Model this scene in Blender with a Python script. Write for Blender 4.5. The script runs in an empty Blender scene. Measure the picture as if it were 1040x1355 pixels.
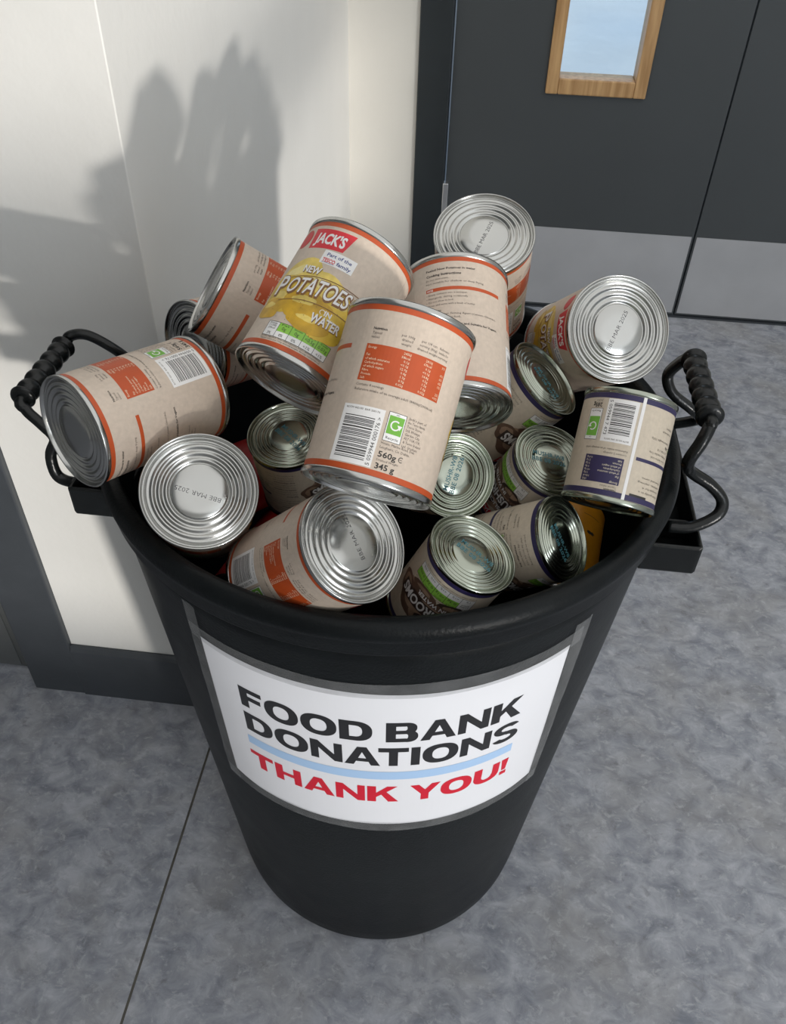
import bpy, bmesh, math, random
from mathutils import Vector, Matrix, noise
PI = math.pi
scene = bpy.context.scene
random.seed(7)

# ---------------------------------------------------------------- camera
cam_data = bpy.data.cameras.new('camera')
cam = bpy.data.objects.new('camera', cam_data)
scene.collection.objects.link(cam)
R = Matrix(((0.99300265, -0.09459746, 0.07068989), (0.11565905, 0.6581712, -0.74393122), (0.02384795, 0.7469016, 0.66450679)))
cam.matrix_world = Matrix.Translation((0, 0, 1.097)) @ R.to_4x4()
cam_data.sensor_fit = 'HORIZONTAL'; cam_data.sensor_width = 36
cam_data.lens = 36 * 1106.59 / 1040
cam_data.clip_start = 0.01
scene.camera = cam

# ---------------------------------------------------------------- world and lights
scene.view_settings.view_transform = 'Standard'
scene.view_settings.look = 'None'
scene.view_settings.exposure = 0.0
scene.view_settings.gamma = 1.0
scene.view_settings.use_curve_mapping = False
world = bpy.data.worlds.new('world'); scene.world = world; world.use_nodes = True
wt = world.node_tree; wt.nodes.clear()
wo = wt.nodes.new('ShaderNodeOutputWorld'); bg = wt.nodes.new('ShaderNodeBackground')
tc = wt.nodes.new('ShaderNodeTexCoord'); mp = wt.nodes.new('ShaderNodeMapping'); mp.inputs['Scale'].default_value = (1, 1, 3.5)
nz = wt.nodes.new('ShaderNodeTexNoise'); nz.inputs['Scale'].default_value = 2.2; nz.inputs['Detail'].default_value = 6
cr = wt.nodes.new('ShaderNodeValToRGB')
cr.color_ramp.elements[0].position = .38; cr.color_ramp.elements[0].color = (.36, .55, .82, 1)
cr.color_ramp.elements[1].position = .62; cr.color_ramp.elements[1].color = (.86, .93, 1.0, 1)
wt.links.new(tc.outputs['Generated'], mp.inputs['Vector']); wt.links.new(mp.outputs[0], nz.inputs['Vector'])
wt.links.new(nz.outputs['Fac'], cr.inputs[0]); wt.links.new(cr.outputs[0], bg.inputs['Color'])
bg.inputs['Strength'].default_value = 1.35
wt.links.new(bg.outputs[0], wo.inputs[0])

def light(name, kind, loc, direction, energy, color, **kw):
    d = bpy.data.lights.new(name, kind); d.energy = energy; d.color = color
    for k, v in kw.items(): setattr(d, k, v)
    o = bpy.data.objects.new(name, d); scene.collection.objects.link(o)
    o.location = loc
    o.rotation_euler = Vector(direction).to_track_quat('-Z', 'Y').to_euler()
    return o
light('low_sun', 'SUN', (4, -4, 1), (-0.621, 0.784, 0.030), 2.65, (1.0, .95, .88), angle=math.radians(3.0))
light('window_light', 'AREA', (2.2, -2.46, 1.45), (-.35, 1, -.25), 30, (.93, .97, 1.0), shape='RECTANGLE', size=1.5, size_y=1.5)
light('ceiling_fill', 'AREA', (1.3, -.2, 2.56), (0, 0, -1), 44, (1.0, .99, .97), shape='RECTANGLE', size=4.2, size_y=4.2)  # added wide fill for soft overhead light and even lid reflections, no real fitting

# ---------------------------------------------------------------- materials
def new_mat(name):
    m = bpy.data.materials.new(name); m.use_nodes = True
    nt = m.node_tree; b = nt.nodes['Principled BSDF']
    return m, nt, b
def mat(name, col, rough=.5, metal=0, noise_amt=0, noise_scale=40, bump=0, bump_scale=200, rough_var=0, coat=0, spec=.5):
    m, nt, b = new_mat(name)
    b.inputs['Base Color'].default_value = (*col, 1); b.inputs['Roughness'].default_value = rough
    b.inputs['Metallic'].default_value = metal; b.inputs['Specular IOR Level'].default_value = spec
    if coat: b.inputs['Coat Weight'].default_value = coat; b.inputs['Coat Roughness'].default_value = .15
    tc = nt.nodes.new('ShaderNodeTexCoord')
    if noise_amt or rough_var:
        n = nt.nodes.new('ShaderNodeTexNoise'); n.inputs['Scale'].default_value = noise_scale; n.inputs['Detail'].default_value = 5
        nt.links.new(tc.outputs['Object'], n.inputs['Vector'])
        if noise_amt:
            r = nt.nodes.new('ShaderNodeValToRGB')
            r.color_ramp.elements[0].position = .3; r.color_ramp.elements[1].position = .7
            r.color_ramp.elements[0].color = (*[c * (1 - noise_amt) for c in col], 1)
            r.color_ramp.elements[1].color = (*[min(1, c * (1 + noise_amt)) for c in col], 1)
            nt.links.new(n.outputs['Fac'], r.inputs[0]); nt.links.new(r.outputs[0], b.inputs['Base Color'])
        if rough_var:
            mr = nt.nodes.new('ShaderNodeMapRange'); mr.inputs['To Min'].default_value = rough - rough_var; mr.inputs['To Max'].default_value = rough + rough_var
            nt.links.new(n.outputs['Fac'], mr.inputs[0]); nt.links.new(mr.outputs[0], b.inputs['Roughness'])
    if bump:
        n2 = nt.nodes.new('ShaderNodeTexNoise'); n2.inputs['Scale'].default_value = bump_scale; n2.inputs['Detail'].default_value = 3
        bp = nt.nodes.new('ShaderNodeBump'); bp.inputs['Strength'].default_value = bump; bp.inputs['Distance'].default_value = .002
        nt.links.new(tc.outputs['Object'], n2.inputs['Vector']); nt.links.new(n2.outputs['Fac'], bp.inputs['Height']); nt.links.new(bp.outputs[0], b.inputs['Normal'])
    return m

M = {}
M['wall'] = mat('painted_plaster', (.74, .735, .71), .6, noise_amt=.02, noise_scale=6, bump=.25, bump_scale=60)
M['wall_cream'] = mat('cream_plaster', (.68, .655, .60), .6, noise_amt=.02, noise_scale=6, bump=.2, bump_scale=60)
M['frame_grey'] = mat('grey_painted_wood', (.050, .056, .064), .42, noise_amt=.08, noise_scale=25, bump=.12, bump_scale=90)
M['jamb_dark'] = mat('dark_painted_jamb', (.012, .017, .020), .45, noise_amt=.1, noise_scale=20)
M['door_grey'] = mat('grey_door_laminate', (.052, .058, .061), .5, noise_amt=.06, noise_scale=3)
M['side_door'] = mat('mid_grey_laminate', (.10, .105, .105), .5, noise_amt=.05, noise_scale=3)
M['steel_plate'] = mat('satin_steel_plate', (.46, .46, .47), .5, metal=.3, noise_amt=.06, noise_scale=8, rough_var=.06)
M['chrome'] = mat('satin_chrome', (.7, .7, .7), .3, metal=1)
M['ceiling'] = mat('ceiling_white', (.8, .8, .78), .8)
M['plastic'] = mat('black_bin_plastic', (.0052, .0066, .0074), .40, noise_amt=.25, noise_scale=30, bump=.18, bump_scale=420, rough_var=.07, spec=.17)
M['plastic_gloss'] = mat('black_handle_plastic', (.006, .0072, .0076), .26, noise_amt=.2, noise_scale=60, bump=.15, bump_scale=250, spec=.35)
M['tin'] = mat('tinplate', (.47, .47, .455), .21, metal=1, rough_var=.05, noise_scale=60)
M['tin_lacquer'] = mat('lacquered_tinplate', (.36, .385, .325), .2, metal=1, rough_var=.05, noise_scale=60)
def paper_mat(name, col):
    m = mat(name, col, .46, noise_amt=.06, noise_scale=300, bump=.05, bump_scale=70)
    return m
M['kraft'] = paper_mat('beige_label_paper', (.57, .475, .39))
M['kraft_small'] = paper_mat('cream_label_paper', (.56, .485, .385))
M['orange'] = mat('orange_print', (.47, .072, .014), .45, noise_amt=.04, noise_scale=150)
M['navy'] = mat('navy_print', (.027, .021, .078), .45, noise_amt=.04, noise_scale=150)
M['red'] = mat('red_print', (.62, .022, .035), .45)
M['badge'] = mat('dark_red_print', (.50, .045, .03), .45)
M['ink'] = mat('black_ink', (.025, .022, .020), .5)
M['ink_grey'] = mat('grey_ink', (.12, .10, .085), .5)
M['blue_ink'] = mat('blue_ink', (.02, .035, .20), .5)
M['white'] = mat('white_print', (.80, .79, .78), .45)
M['cream'] = mat('cream_print', (.78, .70, .52), .45)
M['green'] = mat('green_print', (.26, .55, .07), .45)
M['green_d'] = mat('recycling_green_print', (.16, .42, .05), .45)
M['pot1'] = mat('pale_potato_print', (.72, .55, .13), .45, noise_amt=.28, noise_scale=90)
M['pot2'] = mat('yellow_potato_print', (.66, .45, .045), .45, noise_amt=.25, noise_scale=90)
M['pot3'] = mat('golden_potato_print', (.56, .33, .018), .45, noise_amt=.25, noise_scale=90)
M['pot4'] = mat('light_potato_print', (.80, .68, .28), .45, noise_amt=.12, noise_scale=120)
M['mus1'] = mat('brown_mushroom_print', (.13, .075, .05), .45, noise_amt=.3, noise_scale=90)
M['mus2'] = mat('tan_mushroom_print', (.33, .22, .15), .45, noise_amt=.3, noise_scale=90)
M['mus3'] = mat('dark_mushroom_print', (.045, .028, .022), .45, noise_amt=.3, noise_scale=90)
M['brownline'] = mat('brown_outline_print', (.22, .10, .03), .45)
M['stamp'] = mat('black_date_ink', (.045, .045, .05), .5)
M['teal_stamp'] = mat('teal_date_ink', (.05, .17, .20), .5)
M['amber'] = mat('amber_label_paper', (.62, .26, .012), .4, noise_amt=.12, noise_scale=60)
M['redlabel'] = mat('red_label_paper', (.32, .012, .012), .4, noise_amt=.1, noise_scale=60)
M['teallabel'] = mat('teal_label_paper', (.03, .10, .11), .4, noise_amt=.1, noise_scale=60)
M['sheet'] = mat('white_sign_paper', (.68, .695, .74), .32, noise_amt=.015, noise_scale=12, bump=.2, bump_scale=14, coat=.25)
M['sign_black'] = mat('sign_black_ink', (.012, .012, .014), .35)
M['sign_red'] = mat('sign_red_ink', (.52, .004, .022), .35)
M['sign_blue'] = mat('sign_blue_ink', (.33, .49, .72), .35)
# oak
m, nt, b = new_mat('oak')
tc = nt.nodes.new('ShaderNodeTexCoord'); mp = nt.nodes.new('ShaderNodeMapping'); mp.inputs['Scale'].default_value = (60, 60, 5)
n = nt.nodes.new('ShaderNodeTexNoise'); n.inputs['Scale'].default_value = 1.5; n.inputs['Detail'].default_value = 6
r = nt.nodes.new('ShaderNodeValToRGB'); r.color_ramp.elements[0].color = (.40, .22, .085, 1); r.color_ramp.elements[1].color = (.60, .37, .17, 1)
r.color_ramp.elements[0].position = .35; r.color_ramp.elements[1].position = .65
nt.links.new(tc.outputs['Object'], mp.inputs[0]); nt.links.new(mp.outputs[0], n.inputs['Vector']); nt.links.new(n.outputs['Fac'], r.inputs[0]); nt.links.new(r.outputs[0], b.inputs['Base Color'])
b.inputs['Roughness'].default_value = .4
M['oak'] = m
# clear tape: glossy film over the plastic
m, nt, b = new_mat('clear_tape')
b.inputs['Base Color'].default_value = (.30, .31, .32, 1); b.inputs['Roughness'].default_value = .33
tr = nt.nodes.new('ShaderNodeBsdfTransparent'); mx = nt.nodes.new('ShaderNodeMixShader')
tc = nt.nodes.new('ShaderNodeTexCoord'); n = nt.nodes.new('ShaderNodeTexNoise'); n.inputs['Scale'].default_value = 55; n.inputs['Detail'].default_value = 6
mr = nt.nodes.new('ShaderNodeMapRange'); mr.inputs['To Min'].default_value = .08; mr.inputs['To Max'].default_value = .42
nt.links.new(tc.outputs['Object'], n.inputs['Vector']); nt.links.new(n.outputs['Fac'], mr.inputs[0]); nt.links.new(mr.outputs[0], mx.inputs[0])
out = nt.nodes['Material Output']; nt.links.new(tr.outputs[0], mx.inputs[1]); nt.links.new(b.outputs[0], mx.inputs[2]); nt.links.new(mx.outputs[0], out.inputs[0])
M['tape'] = m
# clear glass pane
m, nt, b = new_mat('clear_glass')
gl = nt.nodes.new('ShaderNodeBsdfGlossy'); gl.inputs['Roughness'].default_value = .02
tr = nt.nodes.new('ShaderNodeBsdfTransparent'); tr.inputs[0].default_value = (.93, .97, .98, 1)
mx = nt.nodes.new('ShaderNodeMixShader'); mx.inputs[0].default_value = .08
out = nt.nodes['Material Output']; nt.links.new(tr.outputs[0], mx.inputs[1]); nt.links.new(gl.outputs[0], mx.inputs[2]); nt.links.new(mx.outputs[0], out.inputs[0])
M['glass'] = m
# vinyl floor: mottled grey blue with warm clouds and pale flecks
m, nt, b = new_mat('mottled_vinyl')
L = nt.links.new
tc = nt.nodes.new('ShaderNodeTexCoord')
def nnode(scale, detail=5, dist=0, rough=.6, vec=None):
    n = nt.nodes.new('ShaderNodeTexNoise'); n.inputs['Scale'].default_value = scale; n.inputs['Detail'].default_value = detail
    n.inputs['Distortion'].default_value = dist; n.inputs['Roughness'].default_value = rough
    L(vec or tc.outputs['Object'], n.inputs['Vector']); return n
def ramp(src, p0, c0, p1, c1):
    r = nt.nodes.new('ShaderNodeValToRGB'); r.color_ramp.elements[0].position = p0; r.color_ramp.elements[1].position = p1
    r.color_ramp.elements[0].color = (*c0, 1); r.color_ramp.elements[1].color = (*c1, 1); L(src, r.inputs[0]); return r
mpf = nt.nodes.new('ShaderNodeMapping'); mpf.inputs['Rotation'].default_value = (0, 0, .5); mpf.inputs['Scale'].default_value = (1, 1.25, 1)
L(tc.outputs['Object'], mpf.inputs[0])
a = nnode(26, 8, .6, .65, mpf.outputs[0]); base = ramp(a.outputs['Fac'], .32, (.19, .206, .245), .66, (.44, .455, .50))
c = nnode(7, 5, .4); warm = ramp(c.outputs['Fac'], .45, (0, 0, 0), .7, (.55, .55, .55))
mx1 = nt.nodes.new('ShaderNodeMix'); mx1.data_type = 'RGBA'; L(warm.outputs[0], mx1.inputs[0]); L(base.outputs[0], mx1.inputs[6]); mx1.inputs[7].default_value = (.30, .29, .275, 1)
d = nnode(70, 7, .5, .7, mpf.outputs[0]); fl = ramp(d.outputs['Fac'], .54, (0, 0, 0), .66, (.48, .48, .48))
mx2 = nt.nodes.new('ShaderNodeMix'); mx2.data_type = 'RGBA'; L(fl.outputs[0], mx2.inputs[0]); L(mx1.outputs[2], mx2.inputs[6]); mx2.inputs[7].default_value = (.56, .57, .60, 1)
e = nnode(42, 6, .5, .72, mpf.outputs[0]); dk = ramp(e.outputs['Fac'], .57, (0, 0, 0), .70, (.5, .5, .5))
mx3 = nt.nodes.new('ShaderNodeMix'); mx3.data_type = 'RGBA'; L(dk.outputs[0], mx3.inputs[0]); L(mx2.outputs[2], mx3.inputs[6]); mx3.inputs[7].default_value = (.125, .125, .13, 1)
L(mx3.outputs[2], b.inputs['Base Color']); b.inputs['Roughness'].default_value = .5
bp = nt.nodes.new('ShaderNodeBump'); bp.inputs['Strength'].default_value = .15; bp.inputs['Distance'].default_value = .001; L(d.outputs['Fac'], bp.inputs['Height']); L(bp.outputs[0], b.inputs['Normal'])
M['floor'] = m
M['joint'] = mat('grubby_joint', (.10, .095, .08), .7, noise_amt=.3, noise_scale=50)
M['lobby_floor'] = mat('polished_lobby_floor', (.42, .47, .52), .06, metal=.9, noise_amt=.1, noise_scale=1.5)

# ---------------------------------------------------------------- helpers
def link(name, me, mats, parent=None, smooth=True, **props):
    o = bpy.data.objects.new(name, me)
    if mats is not None:
        for x in (mats if isinstance(mats, (list, tuple)) else [mats]): me.materials.append(x)
    scene.collection.objects.link(o)
    if parent: o.parent = parent
    for k, v in props.items(): o[k] = v
    if smooth:
        for p in me.polygons: p.use_smooth = True
    return o
def from_bm(name, bm, mats, parent=None, smooth=True, **props):
    me = bpy.data.meshes.new(name); bm.to_mesh(me); bm.free()
    return link(name, me, mats, parent, smooth, **props)
def box_bm(x0, x1, y0, y1, z0, z1, bevel=0, bm=None):
    own = bmesh.new()
    vs = [own.verts.new((x, y, z)) for x in (x0, x1) for y in (y0, y1) for z in (z0, z1)]
    for f in ((0, 1, 3, 2), (4, 6, 7, 5), (0, 4, 5, 1), (2, 3, 7, 6), (0, 2, 6, 4), (1, 5, 7, 3)): own.faces.new([vs[i] for i in f])
    bmesh.ops.recalc_face_normals(own, faces=own.faces)
    if bevel: bmesh.ops.bevel(own, geom=list(own.edges), offset=bevel, segments=2, affect='EDGES', profile=.5)
    if bm is None: return own
    me = bpy.data.meshes.new('tmp'); own.to_mesh(me); own.free(); bm.from_mesh(me); bpy.data.meshes.remove(me)
    return bm
def box(name, dims, m, parent=None, bevel=0, **props):
    return from_bm(name, box_bm(*dims, bevel=bevel), m, parent, smooth=False, **props)
def lathe_bm(profile, seg=96, bm=None, cap0=False, cap1=False):
    bm = bm or bmesh.new(); rings = []
    for r, z in profile:
        if r < 1e-6: rings.append([bm.verts.new((0, 0, z))]); continue
        rings.append([bm.verts.new((r * math.cos(2 * PI * i / seg), r * math.sin(2 * PI * i / seg), z)) for i in range(seg)])
    for a, b in zip(rings, rings[1:]):
        for i in range(seg):
            j = (i + 1) % seg
            if len(a) == 1: bm.faces.new((a[0], b[j], b[i]))
            elif len(b) == 1: bm.faces.new((a[i], a[j], b[0]))
            else: bm.faces.new((a[i], a[j], b[j], b[i]))
    bmesh.ops.recalc_face_normals(bm, faces=bm.faces)
    return bm
def catmull(pts, n=10):
    P = [Vector(p) for p in pts]; P = [P[0] * 2 - P[1]] + P + [P[-1] * 2 - P[-2]]; out = []
    for i in range(1, len(P) - 2):
        a, b, c, d = P[i - 1:i + 3]
        for k in range(n):
            t = k / n
            out.append(.5 * ((2 * b) + (c - a) * t + (2 * a - 5 * b + 4 * c - d) * t * t + (3 * b - a - 3 * c + d) * t ** 3))
    out.append(P[-2]); return out
def tube_bm(path, rad, seg=14, bm=None, groove=0):
    bm = bm or bmesh.new(); rings = []; up = Vector((0, 1, 0)); prev = None
    for i, p in enumerate(path):
        t = (path[min(i + 1, len(path) - 1)] - path[max(i - 1, 0)]).normalized()
        if prev is None: n = t.orthogonal().normalized()
        else: n = (prev - t * prev.dot(t)).normalized()
        prev = n; bn = t.cross(n); r = rad(i / (len(path) - 1)) if callable(rad) else rad
        rings.append([bm.verts.new(p + (n * math.cos(2 * PI * k / seg) + bn * math.sin(2 * PI * k / seg)) * r * (1 - groove * (1 if k % (seg // 2) == 0 else 0))) for k in range(seg)])
    for a, b in zip(rings, rings[1:]):
        for k in range(seg): bm.faces.new((a[k], a[(k + 1) % seg], b[(k + 1) % seg], b[k]))
    bm.faces.new(rings[0]); bm.faces.new(rings[-1])
    bmesh.ops.recalc_face_normals(bm, faces=bm.faces)
    return bm
def empty(name, **props):
    o = bpy.data.objects.new(name, None); scene.collection.objects.link(o); o.empty_display_size = .05
    for k, v in props.items(): o[k] = v
    return o

# ---------------------------------------------------------------- room
S = dict(kind='structure')
YD = 2.13
root = empty('floor', **S)
box('floor_slab', (-3.2, 3.6, -2.6, YD + .12, -.06, -.0012), M['joint'], root)
for x0, x1 in ((-3.2, -.3278), (-.3243, 1.6), (1.6025, 3.6)):
    box('vinyl_sheet', (x0, x1, -2.6, YD + .0, -.004, 0), M['floor'], root)
box('threshold_strip', (-.17, 1.26, YD - .004, YD + .10, -.004, .003), M['frame_grey'], root)

# left pillar wall: front face towards the bin, receding face on its right
bm = bmesh.new()
ft = [(-.545, .742), (-.3235, .742), (-.3400, YD + .0), (-.545, YD + .0)]
lo = [bm.verts.new((x, y, 0)) for x, y in ft]; hi = [bm.verts.new((x, y, 2.6)) for x, y in ft]
for i in range(4): bm.faces.new((lo[i], lo[(i + 1) % 4], hi[(i + 1) % 4], hi[i]))
bm.faces.new(lo); bm.faces.new(hi)
bmesh.ops.recalc_face_normals(bm, faces=bm.faces)
ed = [e for e in bm.edges if abs(e.verts[0].co.x + .3235) < 1e-4 and abs(e.verts[1].co.x + .3235) < 1e-4 and abs(e.verts[0].co.z - e.verts[1].co.z) > 1]
bmesh.ops.bevel(bm, geom=ed, offset=.0012, segments=2, affect='EDGES', profile=.5)
from_bm('wall_left', bm, M['wall'], smooth=False, **S)
# skirting along the pillar
bm = bmesh.new()
prof = [(0, 0), (.009, 0), (.009, .104), (.006, .109), (.003, .112), (0, .112)]
def extr(bm, prof, p0, p1, nrm):
    a = [bm.verts.new((p0[0] + nrm[0] * d, p0[1] + nrm[1] * d, z)) for d, z in prof]
    b = [bm.verts.new((p1[0] + nrm[0] * d, p1[1] + nrm[1] * d, z)) for d, z in prof]
    for i in range(len(prof)): bm.faces.new((a[i], a[(i + 1) % len(prof)], b[(i + 1) % len(prof)], b[i]))
    bm.faces.new(a); bm.faces.new(b)
extr(bm, prof, (-.545, .7415), (-.3095, .7415), (0, -1))
bmesh.ops.recalc_face_normals(bm, faces=bm.faces)
from_bm('baseboard_front', bm, M['frame_grey'], smooth=False, **S)
bm = bmesh.new(); extr(bm, prof, (-.3235, .742), (-.340, YD), (1, 0)); bmesh.ops.recalc_face_normals(bm, faces=bm.faces)
from_bm('baseboard_side', bm, M['frame_grey'], smooth=False, **S)
# door frame and grey side door left of the pillar
box('trim_1', (-.626, -.5455, .7335, .90, 0, 2.15), M['frame_grey'], bevel=.002, **S)
d1 = empty('door_1', **S)
box('door_leaf', (-1.50, -.632, .766, .81, .008, 2.08), M['side_door'], d1, bevel=.0015)
box('kick_plate', (-1.48, -.66, .764, .767, .012, .16), M['side_door'], d1)
box('wall_front', (-3.2, -1.5, .76, .9, 0, 2.6), M['wall'], **S)
box('trim_5', (-1.58, -1.50, .738, .90, 0, 2.15), M['frame_grey'], **S)
box('wall_above', (-1.58, -.545, .76, .9, 2.15, 2.6), M['wall'], **S)
# back wall with the double door
box('wall_back', (-.345, -.170, YD, YD + .15, 0, 2.6), M['wall_cream'], **S)
box('wall_back_right', (1.26, 3.6, YD, YD + .15, 0, 2.6), M['wall_cream'], **S)
box('wall_back_top', (-.17, 1.26, YD, YD + .15, 2.12, 2.6), M['wall_cream'], **S)
box('trim_2', (-.176, -.100, YD - .014, YD + .13, 0, 2.12), M['jamb_dark'], bevel=.003, **S)
box('trim_3', (1.20, 1.262, YD - .014, YD + .13, 0, 2.12), M['jamb_dark'], bevel=.003, **S)
box('trim_4', (-.1, 1.20, YD - .014, YD + .13, 2.06, 2.12), M['jamb_dark'], **S)

def door_leaf(name, x0, x1, win):
    d = empty(name, **S)
    y0, y1 = YD + .002, YD + .048
    if win:
        wx0, wx1, wz0, wz1 = win
        bm = bmesh.new()
        for a in ((x0, wx0, .006, 2.055), (wx1, x1, .006, 2.055), (wx0, wx1, .006, wz0), (wx0, wx1, wz1, 2.055)):
            box_bm(a[0], a[1], y0, y1, a[2], a[3], bm=bm)
        bmesh.ops.remove_doubles(bm, verts=bm.verts, dist=1e-5)
        from_bm('door_leaf', bm, M['door_grey'], d, smooth=False)
        t = .026
        for a in ((wx0 - .002, wx0 + t, wz0 - .002, wz1 + .002), (wx1 - t, wx1 + .002, wz0 - .002, wz1 + .002)):
            f = from_bm('glazing_bead', box_bm(a[0], a[1], y0 - .010, y1 + .01, a[2], a[3], bevel=.003), M['oak'], d, smooth=False)
        for a in ((wx0 + t, wx1 - t, wz0 - .002, wz0 + t + .006), (wx0 + t, wx1 - t, wz1 - t, wz1 + .002)):
            from_bm('glazing_bead', box_bm(a[0], a[1], y0 - .0095, y1 + .0095, a[2], a[3], bevel=.003), M['oak'], d, smooth=False)
        box('glass_pane', (wx0 + t, wx1 - t, YD + .022, YD + .028, wz0 + t, wz1 - t), M['glass'], d)
    else:
        box('door_leaf', (x0, x1, y0, y1, .006, 2.055), M['door_grey'], d, bevel=.0015)
    return d
dl = door_leaf('door_2', -.096, .5430, (.123, .348, .543, 1.70))
box('kick_plate', (-.088, .5385, YD + .0005, YD + .002, .012, .2235), M['steel_plate'], dl)
hg = box('hinge', (-.102, -.088, YD - .016, YD + .004, .215, .323), M['chrome'], dl, bevel=.002)
dr = door_leaf('door_3', .5470, 1.198, None)
box('kick_plate', (.5515, 1.19, YD + .0005, YD + .002, .012, .2235), M['steel_plate'], dr)
# bright lobby beyond the vision panel
box('floor_lobby', (-1.5, 3.0, YD + .15, 9.0, -.06, -.02), M['lobby_floor'], **S)
# rest of the room, behind and beside the camera
box('ceiling', (-3.2, 3.6, -2.6, YD + .15, 2.6, 2.66), M['ceiling'], **S)
box('wall_right', (3.6, 3.7, -2.6, YD + .15, 0, 2.66), M['wall'], **S)
box('wall_far_left', (-3.3, -3.2, -2.6, .9, 0, 2.66), M['wall'], **S)
WX0, WX1, WZ0, WZ1 = 1.75, 3.57, .0, 2.2
for a in ((-3.3, WX0, 0, 2.66), (WX1, 3.7, 0, 2.66), (WX0, WX1, 0, WZ0), (WX0, WX1, WZ1, 2.66)):
    box('wall_rear', (a[0], a[1], -2.7, -2.6, a[2], a[3]), M['wall'], **S)
w = empty('window_1', **S)
for a in ((WX0, WX0 + .05, WZ0, WZ1), (WX1 - .05, WX1, WZ0, WZ1), (WX0, WX1, -.01, .012), (WX0, WX1, WZ1 - .05, WZ1), (WX0, WX1, .54, .67)):  # last bar is an added, unseen rail dimming a sunlight band on the left wall
    box('unseen_window_bar', (a[0], a[1], -2.68, -2.62, a[2], a[3]), M['frame_grey'], w)

# ---------------------------------------------------------------- bin
BX, BY = -.063, .6134
binr = empty('bin', label='large round black plastic bin filled with food cans, white sign taped to its front', category='bin')
binr.location = (BX, BY, 0)
def rb(z): return .1925 + (.2450 - .1925) * z / .638
prof = [(0, .004), (.17, .004), (.180, .0), (.1885, .001), (.1925, .008)]
for i in range(1, 24): z = .64 * i / 24 + .004; prof.append((rb(z), z))
prof += [(.2455, .646), (.2425, .646)]
for i in range(23, -1, -1): z = .64 * i / 24 + .006; prof.append((rb(z) - .0035, z))
prof += [(.18, .010), (0, .010)]
from_bm('tub', lathe_bm(prof, 128), M['plastic'], binr)
prof = [(.2460, .637), (.2496, .6365), (.2502, .638), (.2504, .651), (.2530, .654), (.2538, .659), (.2520, .665), (.2480, .6685), (.2430, .6690), (.2390, .667), (.2372, .663), (.2368, .650), (.2405, .640), (.2460, .637)]
from_bm('rim', lathe_bm(prof, 160), M['plastic'], binr)
def bracket(sx):
    """open trough moulded under the rim that carries the handle"""
    bm = bmesh.new(); X = lambda x: sx * x
    def bb(x0, x1, y0, y1, z0, z1, bv=.002):
        a, b = sorted((X(x0), X(x1))); box_bm(a, b, y0, y1, z0, z1, bevel=bv, bm=bm)
    bb(.2665, .2705, -.094, .094, .596, .626)      # outer wall
    bb(.222, .269, -.0955, -.0915, .596, .626)     # near end wall
    bb(.222, .269, .0915, .0955, .596, .626)
    bb(.234, .269, -.093, .093, .594, .598)        # tray floor
    bb(.236, .267, -.054, -.050, .598, .618)       # ribs
    bb(.236, .267, .050, .054, .598, .618)
    return from_bm('handle_bracket', bm, M['plastic_gloss'], binr, smooth=False)
def handle(sx, pts=None):
    """bent rod handle with a bulged grip; tilt swings it outward about its seats"""
    tilt = 0
    N0 = (.243, -.074, .628); half = [(.243, -.074, .628), (.262, -.074, .630), (.281, -.068, .640), (.284, -.060, .650), (.272, -.056, .662), (.252, -.058, .676), (.246, -.064, .690), (.252, -.060, .706), (.257, -.052, .7165), (.258, -.042, .720)]
    px, pz = .243, .628
    def tr(p):
        x, y, z = p[0] - px, p[1], p[2] - pz
        c, s = math.cos(tilt), math.sin(tilt)
        return (sx * (px + x * c + z * s), y, pz - x * s + z * c)
    near = [tr(p) for p in half]; far = [tr((p[0], -p[1], p[2])) for p in half[::-1]]
    if pts: near = [tr(p) for p in pts[0]]; far = [tr(p) for p in pts[1]]
    h = from_bm('handle', tube_bm(catmull(near + far, 7), .0053, 14, groove=.22), M['plastic_gloss'], binr)
    a, b = Vector(near[-1]) + Vector((0, -.004, 0)), Vector(far[0]) + Vector((0, .004, 0))
    n = 90; path = [a.lerp(b, i / n) for i in range(n + 1)]
    def rad(t):
        if t < .07 or t > .93: return .0112 * math.sqrt(max(.12, 1 - ((min(t, 1 - t) / .07) - .5) ** 2 * 2.2))
        return .0070 + .0032 * abs(math.sin((t - .07) / .86 * 5 * PI)) ** .7
    from_bm('grip', tube_bm(path, rad, 24), M['plastic_gloss'], h)
bracket(1); bracket(-1)
handle(1)
handle(-1, ([(.243, -.074, .628), (.266, -.075, .616), (.288, -.073, .618), (.293, -.068, .637), (.288, -.062, .652), (.299, -.058, .664), (.312, -.053, .674), (.318, -.042, .680)],
            [(.318, .042, .680), (.314, .053, .686), (.298, .057, .686), (.276, .059, .672), (.264, .064, .655), (.262, .070, .638), (.243, .074, .628)]))

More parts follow.
